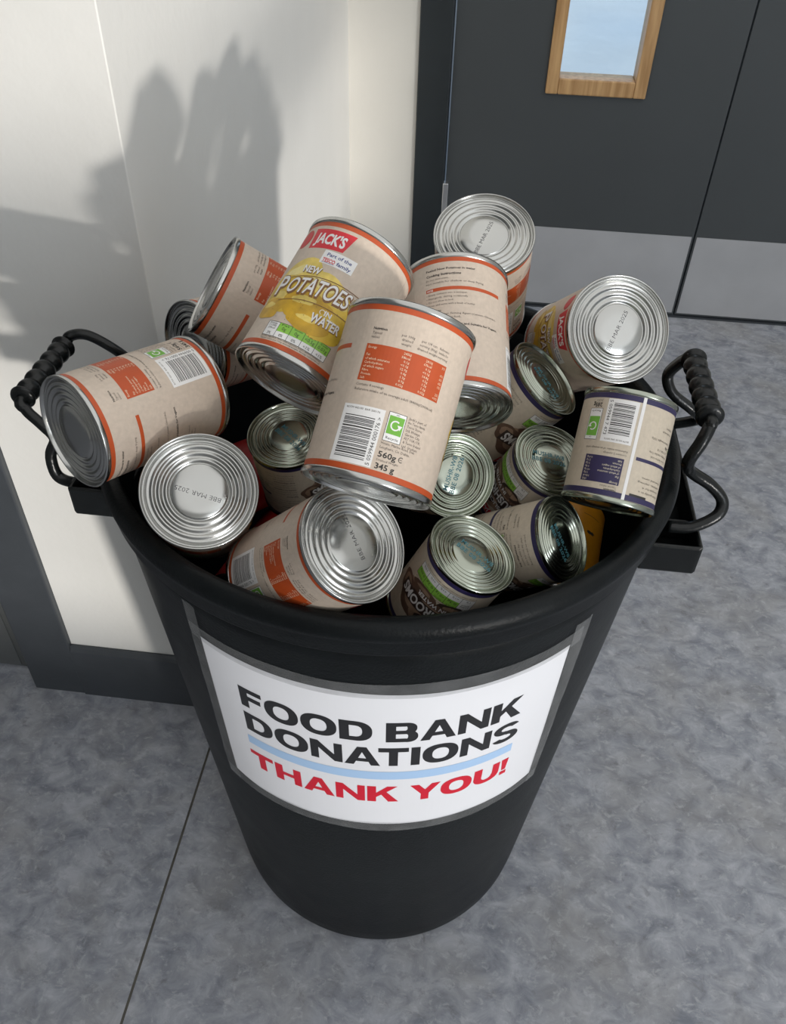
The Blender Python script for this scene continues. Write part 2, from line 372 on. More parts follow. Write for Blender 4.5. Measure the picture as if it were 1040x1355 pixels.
# ---------------------------------------------------------------- flat artwork wrapped on round things
TXT = {}
def text_mesh(body, bold=0.0, res=2):
    key = (body, round(bold, 4), res)
    if key in TXT: return TXT[key]
    f = bpy.data.curves.new('t', 'FONT'); f.body = body; f.size = 1; f.offset = bold; f.resolution_u = res
    o = bpy.data.objects.new('t', f); me = bpy.data.meshes.new_from_object(o)
    V = [v.co.copy() for v in me.vertices]; Fc = [tuple(p.vertices) for p in me.polygons]
    bpy.data.objects.remove(o); bpy.data.curves.remove(f); bpy.data.meshes.remove(me)
    TXT[key] = (V, Fc); return TXT[key]
class Art:
    def __init__(s): s.bm = bmesh.new(); s.mats = []
    def mi(s, m):
        if m not in s.mats: s.mats.append(m)
        return s.mats.index(m)
    def poly(s, pts, m, layer=1):
        f = s.bm.faces.new([s.bm.verts.new((p[0], p[1], layer * .00006)) for p in pts]); f.material_index = s.mi(m)
        f.normal_update()
        if f.normal.z < 0: f.normal_flip()
        return s
    def rect(s, u0, v0, u1, v1, m, layer=1): return s.poly([(u0, v0), (u1, v0), (u1, v1), (u0, v1)], m, layer)
    def frame(s, u0, v0, u1, v1, t, m, layer=1):
        s.rect(u0, v0, u1, v0 + t, m, layer); s.rect(u0, v1 - t, u1, v1, m, layer); s.rect(u0, v0, u0 + t, v1, m, layer); return s.rect(u1 - t, v0, u1, v1, m, layer)
    def ell(s, u, v, a, b, m, layer=1, n=28, wob=0, seed=0, rot=0):
        pts = []
        for i in range(n):
            t = 2 * PI * i / n; k = 1 + wob * noise.noise(Vector((math.cos(t) * 1.3 + seed * 7.1, math.sin(t) * 1.3, seed)))
            x, y = a * k * math.cos(t), b * k * math.sin(t)
            pts.append((u + x * math.cos(rot) - y * math.sin(rot), v + x * math.sin(rot) + y * math.cos(rot)))
        return s.poly(pts, m, layer)
    def arc(s, u, v, r0, r1, a0, a1, m, layer=1, n=20):
        for i in range(n):
            t, q = a0 + (a1 - a0) * i / n, a0 + (a1 - a0) * (i + 1) / n
            s.poly([(u + r0 * math.cos(t), v + r0 * math.sin(t)), (u + r1 * math.cos(t), v + r1 * math.sin(t)), (u + r1 * math.cos(q), v + r1 * math.sin(q)), (u + r0 * math.cos(q), v + r0 * math.sin(q))], m, layer)
        return s
    def text(s, body, u, v, h, m, layer=2, width=None, bold=.0, rot=0, align='L', res=2, bend=None, slant=0):
        """h: cap height; u, v: baseline start (or centre / right); bend(x) lifts and scales"""
        V, Fc = text_mesh(body, bold, res)
        if not V: return s
        x0, x1 = min(p.x for p in V), max(p.x for p in V); k = h / .70
        kx = k if width is None else width / (x1 - x0)
        w = (x1 - x0) * kx; off = {'L': 0, 'C': -w / 2, 'R': -w}[align]
        c, sn = math.cos(rot), math.sin(rot); vs = []
        for p in V:
            x, y = (p.x - x0) * kx + off, p.y * k + slant * 0
            x += slant * y
            if bend: y = bend(x, y)
            vs.append(s.bm.verts.new((u + x * c - y * sn, v + x * sn + y * c, layer * .00006)))
        i = s.mi(m)
        for f in Fc:
            try:
                q = s.bm.faces.new([vs[j] for j in f]); q.material_index = i
                q.normal_update()
                if q.normal.z < 0: q.normal_flip()
            except ValueError: pass
        return s
    def finish(s, name, fn, step, parent=None, **props):
        us = [v.co.x for v in s.bm.verts]
        if us:
            k = math.ceil(min(us) / step + 1e-6)
            while k * step < max(us) - 1e-6:
                bmesh.ops.bisect_plane(s.bm, geom=list(s.bm.verts) + list(s.bm.edges) + list(s.bm.faces), dist=1e-7, plane_co=(k * step, 0, 0), plane_no=(1, 0, 0)); k += 1
        for v in s.bm.verts: v.co = fn(v.co.x, v.co.y, v.co.z)
        return from_bm(name, s.bm, s.mats, parent, smooth=False, **props)
def wrap(r):
    return lambda u, v, d: Vector(((r + d) * math.cos(u / r), (r + d) * math.sin(u / r), v))

# ---------------------------------------------------------------- cans
def lid_profile(r):
    """double seam, countersink, pressed rings and flat centre; z = 0 at the end plane, negative into the can"""
    p = [(r - .0012, -.0044), (r - .0002, -.0038), (r, -.0030), (r, -.0008), (r - .0004, -.0001), (r - .0010, 0), (r - .0015, -.0004), (r - .0018, -.0030), (r - .0024, -.0037), (r - .0034, -.0037), (r - .0042, -.0028), (r - .0050, -.0016), (r - .0060, -.0013)]
    a, b = r - .0068, r * .49
    n = 40
    for i in range(n + 1):
        t = i / n; x = a + (b - a) * t
        p.append((x, -.0017 - .0010 * t - .00062 * math.cos(t * 2 * PI * 3)))
    p += [(b - .0008, -.0020), (b - .0014, -.0016), (b * .5, -.0015), (0, -.0015)]
    return p
W_BIG, W_SMALL = .0415, .0340
def band(A, v0, v1, m, circ, layer=1): A.rect(0, v0, circ, v1, m, layer)
def barcode_art(A, u0, v0, u1, v1, digits, seed):
    """ladder barcode on a white panel: bars run across, digits read up the right side"""
    A.rect(u0, v0, u1, v1, M['white'], 1); rnd = random.Random(seed)
    v = v0 + .0030; ub, ue = u0 + .0025, u1 - .0048
    while v < v1 - .0060:
        t = rnd.choice((.00028, .0005, .0005, .0008)); A.rect(ub, v, ue, v + t, M['ink'], 2); v += t + rnd.choice((.00035, .0006, .0009))
    A.text(digits, u1 - .0012, v0 + .001, .0024, M['ink'], 2, width=v1 - v0 - .006, rot=PI / 2)
    A.text('BOTM 442100  BAR 200176', u0 + .002, v1 - .0026, .0012, M['ink_grey'], 2, width=u1 - u0 - .005)
def recycle_art(A, u0, v0, u1, v1):
    A.rect(u0, v0, u1, v1, M['white'], 1); A.frame(u0, v0, u1, v1, .0003, M['ink'], 2)
    w = u1 - u0; h = v1 - v0; g0 = v0 + h * .26; A.rect(u0 + .0009, g0, u1 - .0009, v1 - h * .12, M['green_d'], 2)
    cu, cv = (u0 + u1) / 2, (g0 + v1 - h * .12) / 2; r = w * .28
    A.arc(cu, cv, r * .72, r, .9, 2 * PI - .15, M['white'], 3)
    A.poly([(cu + r * .35, cv + r * .2), (cu + r * 1.35, cv + r * .2), (cu + r * .95, cv - r * .75)], M['white'], 3)
    A.text('Recycle', cu, v0 + .0014, .0016, M['ink'], 2, width=w * .7, align='C'); A.text('can', cu, v1 - h * .095, .0011, M['ink'], 2, align='C')
def grid_art(A, u0, v0, u1, v1, vals, pct):
    n = len(vals); w = (u1 - u0) / n; vm = v0 + (v1 - v0) * .42
    A.rect(u0, v0, u1, v1, M['white'], 1)
    heads = ('Energy', 'Fat', 'Saturates', 'Sugars', 'Salt')
    for i, (a, b) in enumerate(zip(vals, pct)):
        x = u0 + i * w
        if i: A.rect(x, vm, x + w, v1, M['green'], 2)
        c = x + w / 2
        A.text(heads[i], c, v1 - .0019, .0012, M['ink'], 3, width=w * .62, align='C')
        if i: A.text(a, c, vm + .0014, .0024, M['ink'], 3, width=w * (.34 if len(a) < 3 else .72), align='C')
        else:
            A.text('115kJ', c, vm + .0028, .0013, M['ink'], 3, width=w * .6, align='C'); A.text('27kcal', c, vm + .0008, .0013, M['ink'], 3, width=w * .6, align='C')
        A.text(b, c, v0 + .0012, .0021, M['ink'], 3, width=w * (.32 if len(b) < 3 else .5), align='C')
        if i: A.rect(x - .00015, v0, x + .00015, v1, M['ink'], 3)
    A.frame(u0, v0, u1, v1, .0003, M['ink'], 3)
def lines_art(A, u, v, rows, h, step, m, w=None):
    for i, t in enumerate(rows):
        bold = t.startswith('*'); t = t.lstrip('*')
        if t: A.text(t, u, v - i * step, h, M['ink'] if bold else m, 2, bold=.022 if bold else 0, res=1, width=None if w is None else w * min(1, len(t) / 34))

def build_prototypes():
    # ---- new potatoes, large can. label coordinates: u round the can, v up from its bottom
    r, Ln, w = .0425, .111, W_BIG; circ = 2 * PI * w; st = circ / 104; fn = wrap(w + .00002)
    P = {}
    A = Art(); A.rect(-.084, .0036, circ - .084, Ln - .0036, M['kraft'], 0); P['label'] = (A, st)
    A = Art(); A.rect(-.084, .0041, circ - .084, .0078, M['orange'], 1); P['label_band'] = (A, st)
    A = Art(); A.rect(-.084, Ln - .0078, circ - .084, Ln - .0041, M['orange'], 1); P['label_band.top'] = (A, st)
    A = Art()
    A.poly([(.0925, .0835), (.1205, .0855), (.1245, .1005), (.0905, .1005)], M['red'], 1)
    A.text("JACK'S", .1072, .0885, .0082, M['white'], 2, width=.0245, bold=.035, align='C', res=3)
    A.ell(.0828, .0925, .0072, .0080, M['badge'], 1)
    A.ell(.0828, .0925, .0056, .0063, M['red'], 2); A.rect(.0816, .0885, .0840, .0965, M['badge'], 3)
    A.poly([(.1085, .0735), (.1330, .0735), (.1330, .0840), (.1085, .0840)], M['white'], 2)
    A.text('Part of the', .1208, .0797, .0026, M['blue_ink'], 3, width=.0185, bold=.015, align='C')
    A.text('TESCO', .1100, .0750, .0029, M['red'], 3, width=.0095, bold=.03); A.rect(.1100, .0743, .1195, .0746, M['blue_ink'], 3)
    A.text('family', .1208, .0750, .0027, M['blue_ink'], 3, width=.0105, bold=.015)
    P['brand_badge'] = (A, st)
    A = Art(); rnd = random.Random(3)
    pots = [(.104, .060, .019, .0135, 'pot1', .3), (.126, .054, .019, .013, 'pot1', -.2), (.092, .050, .013, .011, 'pot2', .2), (.142, .047, .013, .012, 'pot2', .1),
            (.098, .040, .017, .011, 'pot2', -.15), (.120, .039, .018, .012, 'pot3', .1), (.140, .032, .014, .011, 'pot2', .3), (.093, .032, .012, .0085, 'pot3', .1), (.128, .029, .015, .0075, 'pot3', 0)]
    for i, (u, v, a, b, mm, ro) in enumerate(pots):
        u -= .003
        A.ell(u, v, a, b, M[mm], 1 + i * .35, 30, .25, i, ro)
        A.ell(u - a * .2, v + b * .35, a * .5, b * .28, M['pot4' if mm == 'pot1' else 'pot1'], 1.2 + i * .35, 20, .3, i + 9, ro)
    for k in range(40): A.ell(.118 + rnd.gauss(0, .018), .045 + rnd.gauss(0, .009), .0003, .0003, M['brownline'], 5, 6)
    P['product_picture'] = (A, st)
    A = Art()
    bd = lambda x, y: y + .0035 - 5.0 * x * x + x * .10
    bu = lambda x, y: (y * (1 + .18 * math.cos(x / .03 * PI / 2))) + .0015 + x * .10
    for dx, dy, bo, mm, ly in ((.0007, -.0007, .065, 'brownline', 6), (0, 0, .045, 'brownline', 6.5), (0, 0, .012, 'white', 7)):
        A.text('P', .0850 + dx, .0440 + dy, .0155, M[mm], ly, bold=bo, res=4, align='L', width=.0088)
        A.text('OTATOES', .1180 + dx, .0470 + dy, .0105, M[mm], ly, width=.0455, bold=bo, align='C', res=4, bend=bu, slant=.12)
    A.text('NEW', .1075, .0640, .0052, M['white'], 7, width=.0135, bold=.03, align='C'); A.text('NEW', .1079, .0636, .0052, M['brownline'], 6, width=.0135, bold=.05, align='C')
    for y0 in (.0625, .0432):
        for k in range(24):
            x0, x1 = .094 + k * .0022, .094 + (k + 1) * .0022
            q = lambda x: y0 - 3.0 * (x - .120) ** 2 + (x - .12) * .1
            A.poly([(x0, q(x0)), (x1, q(x1)), (x1, q(x1) + .0005), (x0, q(x0) + .0005)], M['brownline'], 6)
    A.text('IN', .1330, .0390, .0036, M['white'], 7, width=.0050, bold=.03, align='C'); A.text('WATER', .1345, .0318, .0062, M['white'], 7, width=.0215, bold=.03, align='C', rot=.04)
    A.text('WATER', .1349, .0314, .0062, M['brownline'], 6.5, width=.0215, bold=.05, align='C', rot=.04)
    A.arc(.129, .0405, .0014, .0020, .3, 4.5, M['cream'], 7, 12)
    P['product_lettering'] = (A, st)
    A = Art(); grid_art(A, .098, .0112, .146, .0225, ('', '0g', '0g', '<0.5g', '0.01g'), ('3%', '0%', '0%', '<1%', '<1%')); P['nutrition_grid'] = (A, st)
    A = Art()
    A.rect(0, .0585, .053, .0815, M['orange'], 1)
    for i, t in enumerate(('Energy', '', 'Fat', 'of which saturates', 'Carbohydrate', 'of which sugars', 'Fibre', 'Protein', 'Salt')): A.text(t, .0015, .0788 - i * .0024, .0015, M['cream'], 2, res=1) if t else None
    for c, col in enumerate((('245kJ', '58kcal', '0.1g', '<0.1g', '12.9g', '0.4g', '1.3g', '0.9g', '0.02g'), ('281kJ', '67kcal', '0.1g', '<0.1g', '14.8g', '0.5g', '1.5g', '1.0g', '0.02g'), ('3%', '', '0%', '0%', '6%', '1%', '', '2%', '<1%'))):
        for i, t in enumerate(col):
            if t: A.text(t, (.0285, .0425, .0522)[c], .0788 - i * .0024, .0015, M['cream'], 2, align='R', res=1)
    A.text('Nutrition', .0015, .0905, .0017, M['ink'], 2, bold=.02, res=1); A.text('Typical', .0015, .0878, .0016, M['ink_grey'], 2, res=1); A.text('values', .0015, .0852, .0016, M['ink_grey'], 2, res=1)
    for i, t in enumerate(('per 100g', 'drained', 'weight')): A.text(t, .024, .0893 - i * .0026, .0016, M['ink_grey'], 2, align='C', res=1)
    for i, t in enumerate(("per 1/4 can", "serving (86g)", "drained weight")): A.text(t, .0375, .0893 - i * .0026, .0016, M['ink_grey'], 2, align='C', res=1)
    for i, t in enumerate(('Reference', 'intake for', 'serving')): A.text(t, .0485, .0893 - i * .0026, .0016, M['ink_grey'], 2, align='C', res=1, width=.0075)
    A.text('Contains 4 servings', .0002, .0553, .0016, M['ink_grey'], 2, res=1); A.text('Reference intake of an average adult (8400kJ/2000kcal)', .0002, .0523, .0016, M['ink_grey'], 2, width=.051, res=1)
    P['nutrition_table'] = (A, st)
    A = Art(); barcode_art(A, -.0035, .0085, .0230, .0435, '5 059944 000176 >', 4); P['barcode'] = (A, st)
    A = Art(); recycle_art(A, .0252, .0262, .0362, .0440); P['recycling_mark'] = (A, st)
    A = Art()
    for i, t in enumerate(("Jack's part of", 'the Tesco family.', 'Tesco Stores', 'Ltd, Welwyn', 'Garden City,', 'AL7 1GA, U.K.', '& Tesco Ireland', 'Ltd, Gresham')): A.text(t, .0375, .0425 - i * .0024, .0016, M['ink_grey'], 2, res=1, width=.0125 * min(1, len(t) / 14))
    A.text('House, Marine Road, Dun', .0252, .0240, .0016, M['ink_grey'], 2, res=1, width=.0215); A.text('Laoghaire, Co. Dublin.', .0252, .0214, .0016, M['ink_grey'], 2, res=1, width=.019)
    A.text('560g', .0252, .0163, .0034, M['ink'], 2, bold=.018, width=.0112); A.arc(.0395, .0180, .0013, .0017, .9, 5.4, M['ink'], 2, 12); A.rect(.0384, .0178, .0402, .0181, M['ink'], 2)
    A.text('Drained Weight', .0252, .0138, .0013, M['ink_grey'], 2, res=1, width=.0135); A.text('345 g', 0.0252, .0091, .0034, M['ink'], 3, bold=.018, width=.0120)
    P['net_weight_text'] = (A, st); A = Art()
    u = -.072
    A.text('Peeled New Potatoes in water', u, .0965, .0018, M['ink'], 2, bold=.02, res=1, width=.038)
    A.text('Cooking Instructions', u, .0918, .0020, M['ink'], 2, bold=.025, res=1, width=.027)
    A.text('Do not microwave.', u, .0884, .0016, M['ink_grey'], 2, res=1); A.text('Not suitable for shallow or deep frying.', u, .0853, .0016, M['ink_grey'], 2, res=1, width=.045)
    A.rect(u, .0786, -.0125, .0815, M['orange'], 1); A.text('HOB', u + .001, .0792, .0016, M['white'], 2, bold=.02, res=1)
    for i, t in enumerate(('Empty contents into a saucepan.', 'Heat gently, stirring occasionally.', 'Do not allow to boil.', 'Drain and serve with a knob of butter.')):
        A.ell(u + .0006, .0762 - i * .0031, .0003, .0003, M['ink'], 2, 6); A.text(t, u + .002, .0755 - i * .0031, .0016, M['ink_grey'], 2, res=1)
    A.text('Ingredients:', u, .0610, .0018, M['ink'], 2, bold=.02, res=1)
    A.text('Potatoes, Water, Firming Agent (Calcium Chloride),', u, .0578, .0016, M['ink_grey'], 2, res=1, width=.055); A.text('Antioxidant (Ascorbic Acid).', u, .0548, .0016, M['ink_grey'], 2, res=1)
    A.text('Suitable for Vegetarians and Suitable for Vegans.', u, .0490, .0018, M['ink'], 2, bold=.02, res=1, width=.056)
    for i, t in enumerate(('Store in a cool, dry place. Once opened,', 'transfer contents to a non-metallic', 'container, cover, keep refrigerated', 'and consume within 2 days.')): A.text(t, u, .0385 - i * .0028, .0016, M['ink_grey'], 2, res=1)
    P['cooking_instructions'] = (A, st); A = Art()
    for i, t in enumerate(('Serving suggestion. Of an adult reference intake (8400kJ/2000kcal)', 'Typical values per 100g drained weight: Energy 245kJ/58kcal')): A.text(t, .098, .0094 - i * .0016 + .0008, .0010, M['ink'], 2, res=1, width=.046)
    P['small_print'] = (A, st)
    big = make_can('can', r, Ln, w, P, fn, 'tin')
    # ---- sliced mushrooms, small can
    r, Ln, w = .0350, .0835, W_SMALL; circ = 2 * PI * w; st = circ / 88; fn = wrap(w + .00002); P = {}
    A = Art(); A.rect(0, .0036, circ, Ln - .0036, M['kraft_small'], 0); P['label'] = (A, st)
    A = Art(); A.rect(0, .0044, circ, .0084, M['navy'], 1); P['label_band'] = (A, st)
    A = Art(); A.rect(0, Ln - .0084, circ, Ln - .0044, M['navy'], 1); P['label_band.top'] = (A, st)
    A = Art(); A.rect(-.0012, .0040, .0012, Ln - .0040, M['white'], 3); P['label_seam'] = (A, st)
    A = Art(); A.poly([(.094, .0670), (.116, .0670), (.1175, .0745), (.0930, .0745)], M['red'], 1); A.text("JACK'S", .1052, .0688, .0045, M['white'], 2, width=.019, bold=.03, align='C'); P['brand_badge'] = (A, st)
    A = Art()
    for i, (u, v, a, b, mm, ro) in enumerate([(.092, .052, .015, .010, 'mus2', .2), (.120, .052, .016, .011, 'mus1', -.2), (.106, .058, .013, .008, 'mus2', 0), (.080, .040, .010, .010, 'mus1', 0), (.098, .041, .016, .010, 'mus1', .1), (.122, .040, .015, .010, 'mus2', .2), (.135, .043, .010, .009, 'mus1', 0), (.092, .032, .012, .006, 'mus3', 0), (.118, .0325, .013, .0055, 'mus1', 0)]):
        A.ell(u, v, a, b, M[mm], 1 + i * .35, 26, .25, i + 20, ro); A.ell(u, v - b * .1, a * .62, b * .55, M['mus3' if mm == 'mus2' else 'mus2'], 1.2 + i * .35, 20, .3, i + 30, ro)
    P['product_picture'] = (A, st)
    A = Art()
    A.rect(.077, .0400, .137, .0515, M['mus3'], 6); A.text('MUSHROOMS', .107, .0415, .0086, M['white'], 7, width=.056, bold=.03, align='C', res=3)
    A.rect(.090, .0325, .126, .0385, M['mus1'], 6); A.text('IN WATER', .108, .0338, .0038, M['white'], 7, width=.026, bold=.03, align='C')
    A.text('SLICED', .100, .0535, .0042, M['white'], 7, width=.020, bold=.03, align='C')
    P['product_lettering'] = (A, st)
    A = Art(); grid_art(A, .081, .0135, .133, .0275, ('', '0.3g', '<0.1g', '0.2g', '0.60g'), ('1%', '<1%', '<1%', '<1%', '10%')); P['nutrition_grid'] = (A, st)
    A = Art()
    A.rect(.005, .0510, .034, .0705, M['navy'], 1)
    for i, t in enumerate(('Energy', '', 'Fat', 'of which saturates', 'Carbohydrate', 'of which sugars', 'Protein', 'Salt')): A.text(t, .0062, .0685 - i * .0023, .0015, M['cream'], 2, res=1) if t else None
    for i, t in enumerate(('65kJ', '16kcal', '0.3g', '<0.1g', '0.4g', '0.2g', '2.1g', '0.60g')): A.text(t, .0325, .0685 - i * .0023, .0015, M['cream'], 2, align='R', res=1)
    A.text('Nutrition', .006, .0745 - .0005, .0016, M['ink'], 2, bold=.02, res=1); A.text('Typical values', .006, .0718, .0015, M['ink_grey'], 2, res=1)
    A.text('Contains 2 servings', .004, .0478, .0015, M['ink_grey'], 2, res=1); A.text('Reference intake of an average adult', .004, .0450, .0015, M['ink_grey'], 2, res=1, width=.032)
    P['nutrition_table'] = (A, st)
    A = Art(); barcode_art(A, .0030, .0088, .0255, .0405, '5 059944 7 473', 8); P['barcode'] = (A, st)
    A = Art(); recycle_art(A, .0285, .0165, .0400, .0400); P['recycling_mark'] = (A, st)
    A = Art()
    u = -.066
    A.rect(-.040, .0470, -.003, .0495, M['navy'], 1); A.rect(-.019, .0735, -.004, .0752, M['ink'], 1)
    rows = ['*Sliced mushrooms in water', 'Drain before use. Delicious in', 'soups, sauces and casseroles.', '*Cooking Instructions', 'Empty contents into a saucepan,', 'heat gently, stirring, until hot.', 'Do not allow to boil.', '', '*Ingredients:', 'Mushrooms, Water, Salt, Citric', 'Acid, Antioxidant (Ascorbic Acid).', '*Suitable for vegetarians', 'Once opened, transfer contents to', 'a non-metallic container, cover,', '*keep refrigerated and', 'consume within 2 days.', 'Store in a cool, dry place.', 'Best before end: see can end.']
    lines_art(A, u, .0712, rows, .0016, .0034, M['ink_grey'], .029)
    lines_art(A, -.034, .0435, ['Tesco Stores Ltd,', 'Welwyn Garden City,', 'AL7 1GA, U.K.', '*285g', 'Drained weight 155g', '', 'Produced in', 'Holland.'], .0016, .0034, M['ink_grey'], .04)
    lines_art(A, -.034, .0700, ['Heat gently in a', 'saucepan for 4', 'minutes, stirring.', 'Drain and serve.'], .0016, .0034, M['ink_grey'], .05)
    A.frame(-.040, .0325, -.0365, .0362, .0003, M['ink'], 2); A.text('P', -.0392, .0333, .0022, M['green_d'], 3, bold=.03)
    A.text("Jack's", .030, .0100, .0018, M['ink_grey'], 2, res=1); A.text('285g', .030, .0125, .0030, M['ink'], 2, bold=.02)
    A.text('Typical values per half can drained: Energy 65kJ/16kcal', .081, .0290, .0011, M['ink'], 2, res=1, width=.050); A.text('% of an adult reference intake (8400kJ/2000kcal)', .081, .0112, .0011, M['ink'], 2, res=1, width=.048)
    P['small_print'] = (A, st)
    small = make_can('can', r, Ln, w, P, fn, 'tin_lacquer')
    return big, small

def make_can(name, r, Ln, w, P, fn, tin):
    root = empty(name)
    p = [(w - .0003, .0030), (w - .0003, Ln - .0030)]
    from_bm('tin_body', lathe_bm(p, 88 if r < .04 else 104), M[tin], root)
    lid = lathe_bm([(a, Ln + z) for a, z in lid_profile(r)], 96); from_bm('lid', lid, M[tin], root)
    base = lathe_bm([(a, -z) for a, z in lid_profile(r)], 96); from_bm('base', base, M[tin], root)
    for nm, (A, st) in P.items():
        if w > .04 and nm in ('brand_badge', 'product_picture', 'product_lettering', 'nutrition_grid', 'small_print'):
            for v in A.bm.verts: v.co.x += .0028
        A.finish(nm.split('.')[0], fn, st, root)
    return root
def plain_can(r, Ln, w, matl, tin, extra=None):
    P = {}; circ = 2 * PI * w; st = circ / 96
    A = Art(); A.rect(0, .0036, circ, Ln - .0036, matl, 0); P['label'] = (A, st)
    if extra: A = Art(); extra(A); P['product_lettering'] = (A, st)
    return make_can('can', r, Ln, w, P, wrap(w + .00002), tin)
stamps = {}
def stamp_mesh(kind):
    if kind in stamps: return stamps[kind]
    A = Art()
    if kind == 'b': A.text('BBE MAR 2025', 0, -.0016, .0034, M['stamp'], 1, width=.034, align='C', bold=-.014)
    else:
        A.text('MUSHR-W8', 0, .0012, .0040, M['teal_stamp'], 1, width=.029, align='C', bold=.012); A.text('BBE 08 2026', 0, -.0048, .0040, M['teal_stamp'], 1, width=.031, align='C', bold=.012)
    me = bpy.data.meshes.new('date_stamp'); A.bm.to_mesh(me); A.bm.free()
    for mm in A.mats: me.materials.append(mm)
    stamps[kind] = me; return me
def put_stamp(root, kind, end, r, Ln, cx, cy, ang):
    o = bpy.data.objects.new('date_stamp', stamp_mesh(kind)); scene.collection.objects.link(o); o.parent = root
    th = root['_th']; ca, sa = math.cos(-th), math.sin(-th)
    x, y = cx * ca - cy * sa, cx * sa + cy * ca; a = ang - th
    d = Vector((math.cos(a), math.sin(a), 0)); n = Vector((0, 0, 1 if end == 'top' else -1)); q = n.cross(d)
    z = (Ln - .0015 + .00005) if end == 'top' else (.0015 - .00005)
    o.matrix_local = Matrix(((d.x, q.x, n.x, x), (d.y, q.y, n.y, y), (d.z, q.z, n.z, z), (0, 0, 0, 1)))
def place(root, origin, zdir, th, sc=1):
    z = Vector(zdir).normalized(); x = z.cross(Vector((0, 0, 1)))
    x = Vector((1, 0, 0)) if x.length < 1e-4 else x.normalized(); y = z.cross(x)
    Mx = Matrix(((x.x, y.x, z.x, origin[0]), (x.y, y.y, z.y, origin[1]), (x.z, y.z, z.z, origin[2]), (0, 0, 0, 1)))
    root.matrix_world = Mx @ Matrix.Rotation(th, 4, 'Z') @ Matrix.Scale(sc, 4); root['_th'] = th
def dup(src):
    c = src.copy(); scene.collection.objects.link(c)
    for ch in src.children:
        k = ch.copy(); scene.collection.objects.link(k); k.parent = c
        k.matrix_parent_inverse = ch.matrix_parent_inverse
    return c
big, small = build_prototypes()
GB, GS = 'large potato cans heaped in the bin', 'small mushroom cans in the bin'
CANS = {
 'A': ('b', (-0.2155, 0.551, 0.7192), (-0.5664, -0.8153, 0.1202), -97 / 41.5, None, 'large potato can lying over the left rim beside the left handle'),
 'B': ('b', (-0.18, 0.7194, 0.6888), (-0.5702, -0.8061, 0.1581), -2.4, None, 'large can mostly hidden at the back left, only its dark ringed end showing'),
 'C': ('b', (-0.1182, 0.6192, 0.7225), (-0.8316, -0.1185, 0.5426), -105 / 41.5, None, 'tilted beige can with sideways orange nutrition table, left of the yellow potatoes can'),
 'D': ('b', (-0.1214, 0.4829, 0.7755), (0.3488, 0.7975, 0.4922), -177.8 / 41.5, None, 'large can showing the yellow potatoes picture and red brand badge, at the top'),
 'E': ('b', (-0.0555, 0.3972, 0.7576), (0.1663, 0.7441, 0.647), -78 / 41.5, None, 'large potato can in the middle of the heap showing barcode and 560g'),
 'F': ('b', (-0.0046, 0.5231, 0.7372), (-0.1017, 0.8641, 0.493), -19 / 41.5, None, 'large potato can leaning behind the middle one, cooking instructions facing out'),
 'G': ('b', (0.0075, 0.7318, 0.7104), (-0.0282, -0.4604, 0.8872), 79 / 41.5, (.0001, .0027, -1.852), 'large can at the very back showing its silver lid, highest of the lids'),
 'H': ('b', (0.0939, 0.7186, 0.6865), (0.2398, -0.756, 0.609), -114.8 / 41.5, (.0011, .0005, -2.124), 'large potato can at the right back with bright ringed lid facing out'),
 'I': ('b', (-0.2107, 0.5101, 0.6221), (0.2553, -0.6154, 0.7457), .5, (.0015, .0016, -.471), 'large can at the front left standing end up, showing only its round lid'),
 'J': ('b', (-0.1325, 0.4403, 0.6232), (0.6199, -0.3059, 0.7226), -37 / 41.5, (-.0028, -.0033, -1.868), 'large potato can at the front rim with lid, orange table and barcode showing'),
 'K': ('s', (-0.1428, 0.5533, 0.6791), (0.0488, 0.2713, -0.9612), -108 / 34, (.0032, .0021, .518), 'small mushroom can left of the middle potato can, text below its green tinted end'),
 'L': ('s', (-0.0001, 0.5158, 0.6805), (-0.3751, 0.7075, -0.599), 0, (-.001, -.0016, -1.039), 'small can end up just right of the middle potato can, turquoise print on its end'),
 'M': ('s', (0.0765, 0.5429, 0.6849), (-0.3337, 0.2886, -0.8974), -5.844, (-.0017, -.0032, .737), 'small mushroom can with green nutrition boxes, left of the barcoded navy banded can'),
 'N': ('s', (0.018, 0.4348, 0.6773), (-0.3907, 0.087, -0.9164), -6.085, (-.0001, .0023, 1.787), 'small mushroom can at the front rim with mushrooms lettering upside down'),
 'O': ('s', (0.0866, 0.4775, 0.6602), (-0.7525, 0.274, -0.5989), -7.38, (-.0052, -.0005, 1.797), 'small mushroom can lying near the front right rim, small print facing up'),
 'P': ('s', (0.0672, 0.6054, 0.7215), (-0.637, 0.0611, -0.7684), -.92, (-.004, .0019, 2.093), 'small navy banded can under the right back lid, its dim end tilted right'),
 'Q': ('s', (0.1263, 0.5472, 0.7445), (-0.1426, -0.6928, -0.7069), -62.5 / 34, None, 'small mushroom can against the right rim, upside down with barcode and white seam'),
}
SCALE = {'P': 1.035, 'H': 1.045, 'M': .96, 'L': .97, 'O': .97, 'N': .98}
used = set()
for k, (t, o, z, th, stp, lab) in CANS.items():
    src = big if t == 'b' else small
    if t in used: c = dup(src)
    else: c = src
    used.add(t); 
    CANS[k] = CANS[k] + (c,)
for k, (t, o, z, th, stp, lab, c) in CANS.items():
    place(c, o, z, th, SCALE.get(k, 1)); c['label'] = lab; c['category'] = 'can'; c['group'] = GB if t == 'b' else GS
    if stp: put_stamp(c, t, 'top' if t == 'b' else 'bottom', .0425, .111 if t == 'b' else .0835, *stp)
